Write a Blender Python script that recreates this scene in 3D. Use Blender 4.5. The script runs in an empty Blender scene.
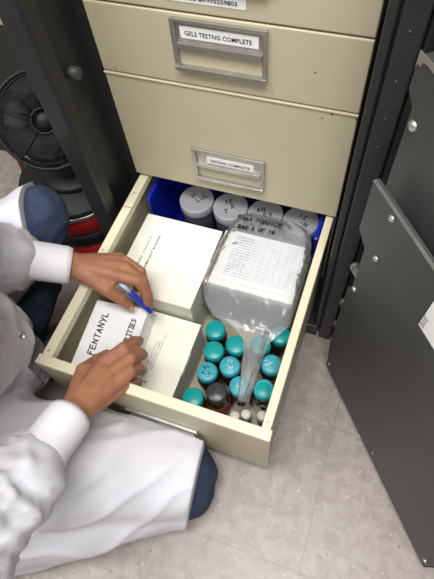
import bpy, bmesh, math, random
import numpy as np
from mathutils import Vector, Matrix, noise
random.seed(7)
PI = math.pi
scene = bpy.context.scene
COL = scene.collection

# ------------------------------------------------------------------ helpers
def world_loc(o):
    v = Vector((0, 0, 0))
    while o is not None:
        v = v + o.location; o = o.parent
    return v

def frame_z(axis):
    a = Vector(axis).normalized()
    t = Vector((1, 0, 0)) if abs(a.x) < .8 else Vector((0, 1, 0))
    x = (t - a * a.dot(t)).normalized(); y = a.cross(x)
    return x, y, a

class MB:
    """collects shapes (world coordinates) and links them as ONE mesh object"""
    def __init__(s): s.v = []; s.f = []; s.sm = []
    def add(s, V, F, smooth=False):
        k = len(s.v); s.v += [tuple(p) for p in V]; s.f += [tuple(i + k for i in f) for f in F]; s.sm += [smooth] * len(F)
        return s
    def box(s, x0, x1, y0, y1, z0, z1, bev=0.0, seg=2, mat=None):
        bm = bmesh.new(); bmesh.ops.create_cube(bm, size=1.0)
        for v in bm.verts:
            v.co = Vector(((x0 + x1) / 2 + v.co.x * (x1 - x0), (y0 + y1) / 2 + v.co.y * (y1 - y0), (z0 + z1) / 2 + v.co.z * (z1 - z0)))
        if bev > 0: bmesh.ops.bevel(bm, geom=bm.edges[:], offset=bev, segments=seg, profile=.5, affect='EDGES')
        if mat is not None: bmesh.ops.transform(bm, matrix=mat, verts=bm.verts)
        s.bm(bm); return s
    def bm(s, bm, smooth=False):
        bm.verts.index_update()
        s.add([v.co.copy() for v in bm.verts], [[v.index for v in f.verts] for f in bm.faces], smooth); bm.free(); return s
    def lathe(s, prof, c=(0, 0, 0), axis=(0, 0, 1), n=32, smooth=True, closed=False):
        x, y, a = frame_z(axis); c = Vector(c); V = []; F = []
        for r, h in prof:
            for i in range(n):
                t = 2 * PI * i / n
                V.append(c + a * h + (x * math.cos(t) + y * math.sin(t)) * max(r, 1e-5))
        m = len(prof)
        for j in range(m - 1):
            for i in range(n):
                k = (i + 1) % n
                F.append((j * n + i, j * n + k, (j + 1) * n + k, (j + 1) * n + i))
        if not closed:
            F.append(tuple(reversed(range(n)))); F.append(tuple((m - 1) * n + i for i in range(n)))
        else:
            for i in range(n):
                k = (i + 1) % n; F.append(((m - 1) * n + i, (m - 1) * n + k, k, i))
        return s.add(V, F, smooth)
    def cyl(s, p, q, r, r2=None, n=20, smooth=True):
        p = Vector(p); q = Vector(q); r2 = r if r2 is None else r2
        return s.lathe([(r, 0), (r2, (q - p).length)], p, q - p, n, smooth)
    def tube(s, pts, r, n=10):
        pts = [Vector(p) for p in pts]; V = []; F = []; m = len(pts); px = None
        for j, p in enumerate(pts):
            d = (pts[min(j + 1, m - 1)] - pts[max(j - 1, 0)]).normalized()
            if px is None: px = frame_z(d)[0]
            px = (px - d * d.dot(px)).normalized(); py = d.cross(px)
            rr = r[j] if isinstance(r, (list, tuple)) else r
            for i in range(n):
                t = 2 * PI * i / n; V.append(p + (px * math.cos(t) + py * math.sin(t)) * rr)
        for j in range(m - 1):
            for i in range(n):
                k = (i + 1) % n; F.append((j * n + i, j * n + k, (j + 1) * n + k, (j + 1) * n + i))
        F.append(tuple(reversed(range(n)))); F.append(tuple((m - 1) * n + i for i in range(n)))
        return s.add(V, F, True)
    def ring(s, c, R, r, axis, n=40, k=8):
        x, y, a = frame_z(axis); c = Vector(c); V = []; F = []
        for i in range(n):
            t = 2 * PI * i / n; e = x * math.cos(t) + y * math.sin(t)
            for j in range(k):
                u = 2 * PI * j / k; V.append(c + e * (R + r * math.cos(u)) + a * (r * math.sin(u)))
        for i in range(n):
            for j in range(k):
                i2 = (i + 1) % n; j2 = (j + 1) % k
                F.append((i * k + j, i2 * k + j, i2 * k + j2, i * k + j2))
        return s.add(V, F, True)
    def prism(s, poly, origin, ux, uy, un, h0, h1):
        """polygon (2-D) in the frame origin/ux/uy, extruded along un from h0 to h1"""
        o = Vector(origin); ux = Vector(ux); uy = Vector(uy); un = Vector(un); n = len(poly)
        V = [o + ux * a + uy * b + un * h0 for a, b in poly] + [o + ux * a + uy * b + un * h1 for a, b in poly]
        F = [tuple(reversed(range(n))), tuple(range(n, 2 * n))] + [(i, (i + 1) % n, n + (i + 1) % n, n + i) for i in range(n)]
        return s.add(V, F)
    def ball(s, c, r, sc=(1, 1, 1), n=16, rot=None):
        bm = bmesh.new(); bmesh.ops.create_uvsphere(bm, u_segments=n, v_segments=max(6, n * 2 // 3), radius=r)
        M = Matrix.Diagonal((*sc, 1))
        if rot is not None: M = rot.to_4x4() @ M
        bmesh.ops.transform(bm, matrix=Matrix.Translation(c) @ M, verts=bm.verts)
        return s.bm(bm, True)
    def cap(s, p, q, r1, r2, n=20):
        p = Vector(p); q = Vector(q)
        if (q - p).length > 1e-6: s.cyl(p, q, r1, r2, n)
        s.ball(p, r1, n=n); s.ball(q, r2, n=n); return s
    def mesh(s, name, off=Vector((0, 0, 0))):
        me = bpy.data.meshes.new(name)
        me.from_pydata([tuple(Vector(p) - off) for p in s.v], [], s.f)
        me.polygons.foreach_set('use_smooth', s.sm)
        bm = bmesh.new(); bm.from_mesh(me); bmesh.ops.recalc_face_normals(bm, faces=bm.faces); bm.to_mesh(me); bm.free()
        me.update(); return me
    def build(s, name, mat, parent=None, base=None):
        if parent is not None: off = world_loc(parent)
        else: off = Vector(base) if base is not None else Vector((0, 0, 0))
        o = bpy.data.objects.new(name, s.mesh(name, off)); COL.objects.link(o)
        if parent is not None: o.parent = parent
        elif base is not None: o.location = off
        if mat is not None: o.data.materials.append(mat)
        return o

def tag(o, label=None, cat=None, group=None, kind=None):
    if label: o['label'] = label
    if cat: o['category'] = cat
    if group: o['group'] = group
    if kind: o['kind'] = kind
    return o

def thing(name, label, cat, loc=(0, 0, 0), group=None):
    o = bpy.data.objects.new(name, None); COL.objects.link(o); o.location = loc; o.empty_display_size = .05
    return tag(o, label, cat, group)

def children(o): return [c for c in bpy.data.objects if c.parent == o]
def copy_tree(o, parent=None):
    c = o.copy(); COL.objects.link(c)
    if parent is not None: c.parent = parent
    for ch in children(o): copy_tree(ch, c)
    return c

# ------------------------------------------------------------------ materials
def lin(c):
    return tuple((x / 12.92 if x <= .04045 else ((x + .055) / 1.055) ** 2.4) for x in [v / 255 for v in c])
def mat(name, rgb, rough=.5, metal=0., var=.06, scale=30., bump=0., bscale=200., spec=.5, coat=0., trans=0., ior=1.45, sheen=0., srgb=True):
    m = bpy.data.materials.new(name); m.use_nodes = True; nt = m.node_tree; N = nt.nodes; L = nt.links
    b = N['Principled BSDF']; col = lin(rgb) if srgb else rgb
    b.inputs['Roughness'].default_value = rough; b.inputs['Metallic'].default_value = metal
    b.inputs['Specular IOR Level'].default_value = spec; b.inputs['Coat Weight'].default_value = coat
    b.inputs['Transmission Weight'].default_value = trans; b.inputs['IOR'].default_value = ior
    b.inputs['Sheen Weight'].default_value = sheen
    tc = N.new('ShaderNodeTexCoord'); nz = N.new('ShaderNodeTexNoise'); nz.inputs['Scale'].default_value = scale; nz.inputs['Detail'].default_value = 5
    L.new(tc.outputs['Object'], nz.inputs['Vector'])
    cr = N.new('ShaderNodeValToRGB'); cr.color_ramp.elements[0].position = .3; cr.color_ramp.elements[1].position = .7
    cr.color_ramp.elements[0].color = (*[c * (1 - var) for c in col], 1); cr.color_ramp.elements[1].color = (*[min(1, c * (1 + var)) for c in col], 1)
    L.new(nz.outputs['Fac'], cr.inputs['Fac']); L.new(cr.outputs['Color'], b.inputs['Base Color'])
    if bump > 0:
        n2 = N.new('ShaderNodeTexNoise'); n2.inputs['Scale'].default_value = bscale; n2.inputs['Detail'].default_value = 3
        bp = N.new('ShaderNodeBump'); bp.inputs['Strength'].default_value = bump; bp.inputs['Distance'].default_value = .002
        L.new(tc.outputs['Object'], n2.inputs['Vector']); L.new(n2.outputs['Fac'], bp.inputs['Height']); L.new(bp.outputs['Normal'], b.inputs['Normal'])
    return m

M = {}
M['beige'] = mat('beige_paint', (192, 183, 156), .42, var=.03, scale=6, bump=.05, bscale=400)
M['rim'] = mat('top_lit_beige_rim', (218, 211, 184), .4, var=.03, scale=8)  # paler copy of the beige: overhead light painted into the rim colour
M['steel'] = mat('dark_powder_coat', (40, 40, 41), .42, var=.10, scale=14, bump=.12, bscale=350)
M['steel_door'] = mat('dark_grey_door_paint', (64, 64, 63), .45, var=.08, scale=9, bump=.08, bscale=300)
M['chrome'] = mat('brushed_metal', (176, 174, 168), .32, metal=.85, var=.08, scale=60)
M['zinc'] = mat('zinc_screw', (205, 205, 200), .3, metal=.8, var=.05)
M['dark'] = mat('black_rubber', (22, 22, 23), .6, var=.15, bump=.2)
M['blackplastic'] = mat('black_plastic', (20, 20, 21), .55, var=.1)
M['red'] = mat('red_enamel', (150, 22, 28), .4, var=.08)
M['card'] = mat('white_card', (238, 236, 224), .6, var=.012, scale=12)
M['card_side'] = mat('shaded_white_card', (214, 212, 200), .65, var=.02, scale=12)  # same white card as the lids, with side shade painted in as grey
M['paper'] = mat('white_paper', (240, 240, 240), .55, var=.01)
M['ink'] = mat('black_ink', (22, 22, 26), .5, var=.05)
M['greyink'] = mat('grey_print', (150, 150, 155), .6, var=.05)
M['teal'] = mat('teal_cap', (10, 150, 150), .33, var=.05, scale=60)
M['tealworn'] = mat('worn_teal_cap', (58, 156, 170), .4, var=.10, scale=120)
M['amber'] = mat('amber_glass', (46, 24, 12), .12, var=.15, coat=.6)
M['redlabel'] = mat('red_label', (150, 52, 40), .5, var=.1)
M['blackcap'] = mat('black_cap', (58, 56, 58), .3, var=.08)
M['whitecap'] = mat('white_cap', (225, 222, 216), .4, var=.03)
M['greylid'] = mat('grey_lid', (152, 152, 158), .4, var=.05, scale=25)
M['jar'] = mat('grey_jar', (70, 72, 78), .3, var=.05)
M['blue'] = mat('blue_bin', (22, 40, 170), .3, var=.08, coat=.3)
M['penblue'] = mat('blue_pen', (30, 58, 170), .25, var=.05, coat=.4)
M['penclear'] = mat('pale_pen_barrel', (190, 205, 230), .2, var=.05)
M['skin'] = mat('skin', (164, 112, 86), .5, var=.10, scale=45, bump=.18, bscale=260, spec=.35)
M['nail'] = mat('nail', (204, 152, 128), .3, var=.05)
M['coat'] = mat('white_coat_cloth', (212, 211, 218), .8, var=.02, scale=20, bump=.12, bscale=900, sheen=.1)
M['cuff'] = mat('white_knit_cuff', (236, 234, 238), .85, var=.02, scale=20)
M['jeans'] = mat('blue_denim', (48, 60, 84), .85, var=.18, scale=130, bump=.25, bscale=800)
M['hair'] = mat('dark_hair', (30, 24, 20), .5, var=.2, scale=200, bump=.4)
M['shoe'] = mat('dark_shoe', (34, 34, 36), .5, var=.1)
M['eye'] = mat('eye_white', (230, 228, 224), .2, var=.01)
M['deskbeige'] = mat('beige_laminate', (212, 200, 158), .5, var=.03)
M['tote'] = mat('charcoal_plastic', (30, 30, 32), .55, var=.1)
M['wall'] = mat('wall_paint', (200, 196, 186), .8, var=.02)

# knit ribs on the cuffs
def knit():
    m = M['cuff']; nt = m.node_tree; N = nt.nodes; L = nt.links
    b = N['Principled BSDF']; tc = N.new('ShaderNodeTexCoord'); w = N.new('ShaderNodeTexNoise'); w.inputs['Scale'].default_value = 500
    bp = N.new('ShaderNodeBump'); bp.inputs['Strength'].default_value = .15; bp.inputs['Distance'].default_value = .002
    L.new(tc.outputs['Object'], w.inputs['Vector']); L.new(w.outputs['Fac'], bp.inputs['Height']); L.new(bp.outputs['Normal'], b.inputs['Normal'])
knit()

def plastic_film(name, tint, rough, glossfac, haze):
    """clear crinkled film: mostly see-through, with a glossy skin and a little milky haze"""
    m = bpy.data.materials.new(name); m.use_nodes = True; nt = m.node_tree; N = nt.nodes; L = nt.links
    for n in list(N): N.remove(n)
    out = N.new('ShaderNodeOutputMaterial'); tr = N.new('ShaderNodeBsdfTransparent'); gl = N.new('ShaderNodeBsdfGlossy'); df = N.new('ShaderNodeBsdfDiffuse')
    tr.inputs['Color'].default_value = (*tint, 1); gl.inputs['Roughness'].default_value = rough; df.inputs['Color'].default_value = (.88, .89, .91, 1)
    tl = N.new('ShaderNodeBsdfTranslucent'); tl.inputs['Color'].default_value = (.88, .89, .91, 1); mh = N.new('ShaderNodeMixShader'); mh.inputs[0].default_value = .5; L.new(df.outputs[0], mh.inputs[1]); L.new(tl.outputs[0], mh.inputs[2])
    tc = N.new('ShaderNodeTexCoord'); nz = N.new('ShaderNodeTexNoise'); nz.inputs['Scale'].default_value = 22; nz.inputs['Detail'].default_value = 2; nz.inputs['Distortion'].default_value = .8
    bp = N.new('ShaderNodeBump'); bp.inputs['Strength'].default_value = .5; bp.inputs['Distance'].default_value = .006
    L.new(tc.outputs['Object'], nz.inputs['Vector']); L.new(nz.outputs['Fac'], bp.inputs['Height'])
    L.new(bp.outputs['Normal'], gl.inputs['Normal'])
    fr = N.new('ShaderNodeFresnel'); fr.inputs['IOR'].default_value = 1.45; L.new(bp.outputs['Normal'], fr.inputs['Normal'])
    mu = N.new('ShaderNodeMath'); mu.operation = 'MULTIPLY_ADD'; mu.inputs[1].default_value = 1.0; mu.inputs[2].default_value = glossfac
    L.new(fr.outputs['Fac'], mu.inputs[0])
    m1 = N.new('ShaderNodeMixShader'); m1.inputs[0].default_value = haze; L.new(tr.outputs[0], m1.inputs[1]); L.new(mh.outputs[0], m1.inputs[2])
    m2 = N.new('ShaderNodeMixShader'); L.new(mu.outputs[0], m2.inputs[0]); L.new(m1.outputs[0], m2.inputs[1]); L.new(gl.outputs[0], m2.inputs[2])
    L.new(m2.outputs[0], out.inputs['Surface']); return m
M['film'] = plastic_film('clear_bag_film', (.99, .99, .995), .16, .0, .21)

def floor_material():
    m = bpy.data.materials.new('vinyl_tile_floor'); m.use_nodes = True; nt = m.node_tree; N = nt.nodes; L = nt.links
    b = N['Principled BSDF']; b.inputs['Roughness'].default_value = .38
    tc = N.new('ShaderNodeTexCoord'); sp = N.new('ShaderNodeSeparateXYZ'); L.new(tc.outputs['Object'], sp.inputs[0])
    def noise_n(scale, detail, lo, hi, dist=0.):
        n = N.new('ShaderNodeTexNoise'); n.inputs['Scale'].default_value = scale; n.inputs['Detail'].default_value = detail; n.inputs['Distortion'].default_value = dist
        L.new(tc.outputs['Object'], n.inputs['Vector']); r = N.new('ShaderNodeMapRange'); r.inputs[1].default_value = lo; r.inputs[2].default_value = hi
        L.new(n.outputs['Fac'], r.inputs[0]); return r.outputs[0]
    base = N.new('ShaderNodeMix'); base.data_type = 'RGBA'
    base.inputs[6].default_value = (*lin((140, 129, 124)), 1); base.inputs[7].default_value = (*lin((158, 147, 142)), 1)
    L.new(noise_n(38, 6, .35, .65, .6), base.inputs[0])
    light = N.new('ShaderNodeMix'); light.data_type = 'RGBA'; light.inputs[7].default_value = (*lin((176, 166, 162)), 1)
    L.new(noise_n(95, 2, .64, .72, .8), light.inputs[0]); L.new(base.outputs[2], light.inputs[6])
    dk = N.new('ShaderNodeMix'); dk.data_type = 'RGBA'; dk.inputs[7].default_value = (*lin((112, 102, 97)), 1)
    L.new(noise_n(130, 2, .66, .74, .5), dk.inputs[0]); L.new(light.outputs[2], dk.inputs[6])
    def joint(sock, off):
        a = N.new('ShaderNodeMath'); a.operation = 'ADD'; a.inputs[1].default_value = off; L.new(sock, a.inputs[0])
        d = N.new('ShaderNodeMath'); d.operation = 'DIVIDE'; d.inputs[1].default_value = .3048; L.new(a.outputs[0], d.inputs[0])
        f = N.new('ShaderNodeMath'); f.operation = 'FRACT'; L.new(d.outputs[0], f.inputs[0])
        c = N.new('ShaderNodeMath'); c.operation = 'SUBTRACT'; c.inputs[1].default_value = .5; L.new(f.outputs[0], c.inputs[0])
        g = N.new('ShaderNodeMath'); g.operation = 'ABSOLUTE'; L.new(c.outputs[0], g.inputs[0])
        h = N.new('ShaderNodeMath'); h.operation = 'GREATER_THAN'; h.inputs[1].default_value = .4968; L.new(g.outputs[0], h.inputs[0]); return h.outputs[0]
    jx = joint(sp.outputs[0], 10 * .3048 - .572); jy = joint(sp.outputs[1], 10 * .3048 + .336)
    mx = N.new('ShaderNodeMath'); mx.operation = 'MAXIMUM'; L.new(jx, mx.inputs[0]); L.new(jy, mx.inputs[1])
    sc = N.new('ShaderNodeMath'); sc.operation = 'MULTIPLY'; sc.inputs[1].default_value = .38; L.new(mx.outputs[0], sc.inputs[0])
    jm = N.new('ShaderNodeMix'); jm.data_type = 'RGBA'; jm.inputs[7].default_value = (*lin((92, 84, 80)), 1)
    L.new(sc.outputs[0], jm.inputs[0]); L.new(dk.outputs[2], jm.inputs[6]); L.new(jm.outputs[2], b.inputs['Base Color'])
    return m
M['floor'] = floor_material()

# ------------------------------------------------------------------ writing
STROKES = {  # letters on a 1 x 1.5 cell
 'A': [[(0, 0), (.5, 1.5), (1, 0)], [(.2, .55), (.8, .55)]], 'B': [[(0, 0), (0, 1.5), (.7, 1.4), (.8, 1.1), (.1, .8), (.9, .5), (.8, .1), (0, 0)]],
 'C': [[(.95, 1.3), (.5, 1.5), (.05, 1), (.05, .4), (.5, 0), (.95, .2)]], 'D': [[(0, 0), (0, 1.5), (.7, 1.3), (1, .8), (.7, .2), (0, 0)]],
 'E': [[(.9, 1.5), (.05, 1.45), (0, .75), (.05, 0), (.95, .03)], [(0, .75), (.75, .8)]], 'F': [[(.15, -.25), (.15, 1.5), (1.15, 1.55)], [(-.15, .75), (.8, .8)]],
 'G': [[(.95, 1.3), (.5, 1.5), (.05, 1), (.05, .4), (.5, 0), (.95, .2), (.95, .7), (.55, .7)]], 'I': [[(.5, 0), (.5, 1.5)], [(.1, 1.5), (.9, 1.5)], [(.1, 0), (.9, 0)]],
 'L': [[(.1, 1.5), (.05, 0), (.9, .02)]], 'M': [[(0, 0), (.1, 1.5), (.5, .5), (.9, 1.5), (1, 0)]], 'N': [[(0, 0), (.05, 1.5), (.9, 0), (1, 1.5)]],
 'O': [[(.5, 1.5), (.05, 1), (.05, .4), (.5, 0), (.95, .4), (.95, 1), (.5, 1.5)]], 'P': [[(.05, -.1), (0, 1.5), (.8, 1.4), (.9, 1), (.05, .7)]],
 'R': [[(0, 0), (0, 1.5), (.8, 1.35), (.8, .95), (.05, .75), (.95, 0)]], 'S': [[(.9, 1.35), (.4, 1.5), (.1, 1.15), (.85, .5), (.6, .05), (.05, .15)]],
 'T': [[(.5, 0), (.5, 1.5)], [(0, 1.5), (1, 1.45)]], 'U': [[(0, 1.5), (.05, .3), (.5, 0), (.95, .3), (1, 1.5)]], 'V': [[(0, 1.5), (.5, 0), (1, 1.5)]],
 'W': [[(0, 1.5), (.25, 0), (.5, 1), (.75, 0), (1, 1.5)]], 'X': [[(0, 0), (1, 1.5)], [(0, 1.5), (1, 0)]], 'Y': [[(0, 1.5), (.45, .75)], [(1, 1.5), (.3, -.2)]],
 'Z': [[(0, 1.5), (1, 1.5), (0, 0), (1, 0)]], '0': [[(.5, 1.5), (.05, .75), (.5, 0), (.95, .75), (.5, 1.5)]], '1': [[(.3, 1.2), (.55, 1.5), (.5, 0)]],
 '3': [[(.1, 1.4), (.7, 1.45), (.8, 1.1), (.4, .8), (.9, .5), (.7, .05), (.05, .1)]], '6': [[(.8, 1.45), (.2, .8), (.1, .3), (.5, 0), (.9, .35), (.5, .75), (.15, .5)]],
 'H': [[(0, 0), (.05, 1.5)], [(.9, 0), (1, 1.5)], [(.05, .75), (.95, .8)]],
 '-': [[(.1, .75), (.9, .75)]], '#': [[(.3, 0), (.4, 1.5)], [(.7, 0), (.8, 1.5)], [(0, .5), (1, .5)], [(0, 1), (1, 1)]]}
def ribbon(mb, pts, o, ux, uy, un, w, h=.0003):
    for (a, b), (c, d) in zip(pts[:-1], pts[1:]):
        l = math.hypot(c - a, d - b)
        if l < 1e-7: continue
        tx, ty = (c - a) / l, (d - b) / l; nx, ny = -ty * w / 2, tx * w / 2; e = w * .35
        a2, b2, c2, d2 = a - tx * e, b - ty * e, c + tx * e, d + ty * e
        mb.prism([(a2 - nx, b2 - ny), (c2 - nx, d2 - ny), (c2 + nx, d2 + ny), (a2 + nx, b2 + ny)], o, ux, uy, un, .0001, h)
def handwrite(text, o, ux, uy, size, w, parent, m, name='handwriting', gap=.45, jit=.07):
    """marker strokes lying on a surface; o = start of the base line"""
    ux = Vector(ux).normalized(); uy = Vector(uy).normalized(); un = ux.cross(uy); mb = MB(); x = 0; r = random.Random(len(text) * 13 + 5)
    for ch in text:
        if ch in STROKES:
            dy = r.uniform(-jit, jit) * size; k = size * r.uniform(.94, 1.06)
            for st in STROKES[ch]:
                ribbon(mb, [(x + (a + .12 * b) * k + r.uniform(-jit, jit) * .5 * size, dy + b * k) for a, b in st], o, ux, uy, un, w)
        x += size * ((1 + gap) if ch != 'I' else 1.15)
    return mb.build(name, m, parent)
def printed(text, o, ux, uy, height, parent, m, name='printed_text', width=None, bold=0.0):
    """machine lettering as a thin mesh lying on a surface"""
    cu = bpy.data.curves.new('lettering', 'FONT'); cu.body = text; cu.size = 1; cu.offset = bold; cu.extrude = .0; cu.resolution_u = 2
    ob = bpy.data.objects.new('lettering', cu); COL.objects.link(ob)
    dg = bpy.context.evaluated_depsgraph_get(); dg.update(); me = bpy.data.meshes.new_from_object(ob.evaluated_get(dg))
    bpy.data.objects.remove(ob); bpy.data.curves.remove(cu)
    V = np.array([v.co[:] for v in me.vertices]); lo = V.min(0); hi = V.max(0); F = [tuple(p.vertices) for p in me.polygons]; bpy.data.meshes.remove(me)
    s = height / (hi[1] - lo[1]); sx = s if width is None else width / (hi[0] - lo[0])
    ux = Vector(ux).normalized(); uy = Vector(uy).normalized(); un = ux.cross(uy); o = Vector(o)
    mb = MB(); n = len(V)
    P = [o + ux * ((p[0] - lo[0]) * sx) + uy * ((p[1] - lo[1]) * s) + un * .0004 for p in V]
    mb.add(P, F); return mb.build(name, m, parent)

# ------------------------------------------------------------------ camera
cam_data = bpy.data.cameras.new('camera'); cam = bpy.data.objects.new('camera', cam_data); COL.objects.link(cam)
R3 = Matrix(((0.93973572, -0.25747626, 0.22495054), (0.33322712, 0.83699846, -0.43404294), (-0.0765275, 0.48284527, 0.87235542)))
cam.matrix_world = Matrix.Translation((0.49155, -0.64514, 1.15330)) @ R3.to_4x4()
cam_data.sensor_fit = 'VERTICAL'; cam_data.sensor_height = 36; cam_data.sensor_width = 36 * 434 / 579
cam_data.lens = 489.2566 / 579 * 36; cam_data.clip_start = .01
scene.camera = cam

# ------------------------------------------------------------------ setting
tag(MB().box(-3.2, 3.0, -3.2, 1.6, -.05, 0).build('floor', M['floor']), kind='structure')
tag(MB().box(-3.2, 3.0, 1.6, 1.7, -.05, 2.75).build('wall_back', M['wall']), kind='structure')
tag(MB().box(-3.3, -3.2, -3.2, 1.7, -.05, 2.75).build('wall_left', M['wall']), kind='structure')
tag(MB().box(-3.2, 3.0, 1.588, 1.6, 0, .1).build('baseboard_back', M['dark']), kind='structure')

ZB = .3225     # underside of the closed drawer above the open one
# ---- dark steel security cabinet: carcass with frame, and the door swung open on the right
safe = thing('security_cabinet', 'dark grey steel security cabinet standing open around the beige filing cabinet', 'cabinet', (.2, .3, 0))
b = MB()
b.box(-.055, -.040, -.11, .78, .0, 1.45)           # left wall
b.box(.4975, .5125, -.11, .78, .0, 1.45)            # right wall
b.box(-.040, .4975, .765, .78, .0, 1.45)            # back
b.box(-.040, .4975, -.11, .765, 1.435, 1.45)         # roof
b.box(-.040, .4975, -.095, .765, .0, .045, .002)       # raised floor
b.build('carcass', M['steel'], safe)
b = MB()
b.box(-.056, -.012, -.125, -.086, .0, 1.45, .006, 3)        # left jamb
b.box(-.040, -.030, -.086, .02, .045, 1.43, .002)
b.build('left_jamb', M['steel'], safe)
b = MB()
b.box(.4835, .513, -.125, -.09, .0, 1.45, .003, 3)           # right jamb with a stepped inner lip
b.box(.468, .4805, -.119, -.09, .045, 1.45, .003); b.box(.4800, .4840, -.108, -.09, .0, 1.45)
b.build('right_jamb', M['steel'], safe)
b = MB(); b.box(.5135, .530, -.120, -.092, .02, 1.42, .004, 2); b.build('hinge_strip', M['steel'], safe)
b = MB(); b.box(-.012, .478, -.124, -.094, 1.39, 1.45, .003); b.build('head_jamb', M['steel'], safe)
b = MB(); b.box(-.012, .478, -.124, -.094, .0, .05, .003); b.build('sill', M['steel'], safe)
b = MB(); b.box(-.036, -.010, .012, .035, .045, 1.40, .006, 3); b.build('inner_channel', M['steel'], safe)
for z in (.62, 1.08):
    l = MB(); l.cyl((-.040, -.052, z), (-.014, -.052, z), .011); l.ball((-.014, -.052, z), .011, (.4, 1, 1)); l.build('strike_lug', M['steel_door'], safe)
for i in range(22):
    z = .16 + i * .055 + random.uniform(-.01, .01)
    b = MB(); b.cyl((.497, -.1262, z), (.497, -.1245, z), .0016, n=8); b.build('rivet', M['steel_door'], safe)
# door: local axes along the door (d), towards the camera (n)
A = Vector((.522, -.201, 0)); d = Vector((.62, -.785, 0)).normalized(); nrm = Vector((-d.y, d.x, 0)) * -1
if nrm.dot(Vector((.49, -.645, 0)) - A) < 0: nrm = -nrm
Z = Vector((0, 0, 1))
def dp(s, z, n=0.): return A + d * s + nrm * n + Z * z
b = MB(); b.prism([(-.05, .022), (.47, .022), (.47, 1.40), (-.05, 1.40)], A, d, Z, nrm, -.095, -.05)
door = b.build('door', M['steel'], safe)
b = MB(); b.prism([(-.036, .28), (.45, .28), (.45, .812), (-.044, .812), (-.051, .80), (-.051, .765), (-.036, .750)], A, d, Z, nrm, -.05, -.028)
b.prism([(-.03, .83), (.45, .83), (.45, 1.36), (-.03, 1.36)], A, d, Z, nrm, -.05, -.035)
up = b.build('upper_cover_plate', M['steel_door'], door)
b = MB()
b.prism([(-.030, .538), (-.004, .520), (-.004, .40), (-.014, .385), (-.014, .125), (-.004, .055), (-.004, .020), (.438, .020), (.444, .026), (.444, .646), (-.030, .646)], A, d, Z, nrm, -.003, .0)
b.prism([(-.030, .644), (.444, .644), (.444, .646), (-.030, .646)], A, d, Z, nrm, -.009, .0)   # folded top lip
b.prism([(.441, .022), (.444, .022), (.444, .646), (.441, .646)], A, d, Z, nrm, -.05, .0)
b.prism([(-.004, .020), (.444, .020), (.444, .023), (-.004, .023)], A, d, Z, nrm, -.05, .0)
low = b.build('lower_cover_plate', M['steel_door'], door)
b = MB(); b.prism([(-.030, .6458), (.444, .6458), (.444, .6468), (-.030, .6468)], A, d, Z, nrm, -.004, .0006); b.build('bright_edge', M['chrome'], door)  # thin bright metal line along the top lip
for s, z, n, r in ((.026, .632, 0, .0055), (.025, .535, 0, .0055), (.003, .406, 0, .0055), (.006, .05, 0, .004), (.432, .052, 0, .005), (-.024, .733, -.028, .0075), (.22, .05, 0, .003)):
    k = MB(); k.lathe([(r, 0), (r, .001), (r * .8, r * .5), (r * .3, r * .62)], dp(s, z, n), nrm, 14); k.build('screw', M['zinc'], door)
for z in (.405, .27, .17):
    k = MB(); k.cyl(dp(.0, z, -.022), dp(-.036, z, -.022), .0095); k.ball(dp(-.036, z, -.022), .0095, n=14); k.build('locking_bolt', M['chrome'], door)
b = MB()
r_ = random.Random(3); pts = [(-.046, .806)]
for i in range(9): pts.append((-.046 + .006 * (i + 1), .806 - (.010 if i % 2 else .003) + r_.uniform(-.003, .003)))
b.prism([(-.051, .813)] + [(-.051, .792), (-.048, .799), (-.044, .797), (-.041, .804), (-.033, .806), (-.02, .805), (-.01, .809), (.02, .813)], A, d, Z, nrm, -.028, -.0272)
b.build('chipped_edge', M['zinc'], door)
note = MB(); note.prism([(0, 0), (.10, 0), (.10, .066), (0, .066)], dp(.141, .543), d, Z, nrm, .0003, .0009)
note = note.build('notice_label', M['paper'], door); note['label'] = 'white printed paper label stuck on the door'
printed('BIE', dp(.150, .548, .0009), (0, 0, 1), -d, .008, note, M['greyink'], width=.026, bold=.01)

# ---- beige filing cabinet
fc = thing('filing_cabinet', 'beige steel filing cabinet with its bottom drawer pulled out', 'filing cabinet', (.2285, .3, .045))
W_ = .457
b = MB()
b.box(.001, .006, .02, .70, .047, 1.34); b.box(.451, .456, .02, .70, .047, 1.34); b.box(.006, .451, .69, .70, .047, 1.34)
b.box(.001, .456, .02, .70, 1.33, 1.34); b.box(.006, .451, .03, .69, .047, .052)
for z in (.3225, .5913, .7201): b.box(.006, .451, .025, .69, z - .006, z - .001)
b.build('carcass', M['beige'], fc)
def closed_drawer(z0, z1, lip=True):
    b = MB(); b.box(.0, W_, .0, .022, z0 + .0015, z1 - .0015, .0025, 3)
    if lip: b.box(.0, W_, -.0022, .006, z1 - .0042, z1 - .0008, .001, 2)     # rolled top lip
    return b.build('drawer', M['beige'], fc)
d3 = closed_drawer(ZB, .5913); d2 = closed_drawer(.5913, .7201, False); d1 = closed_drawer(.7201, .985); d0 = closed_drawer(.985, 1.325)
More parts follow.
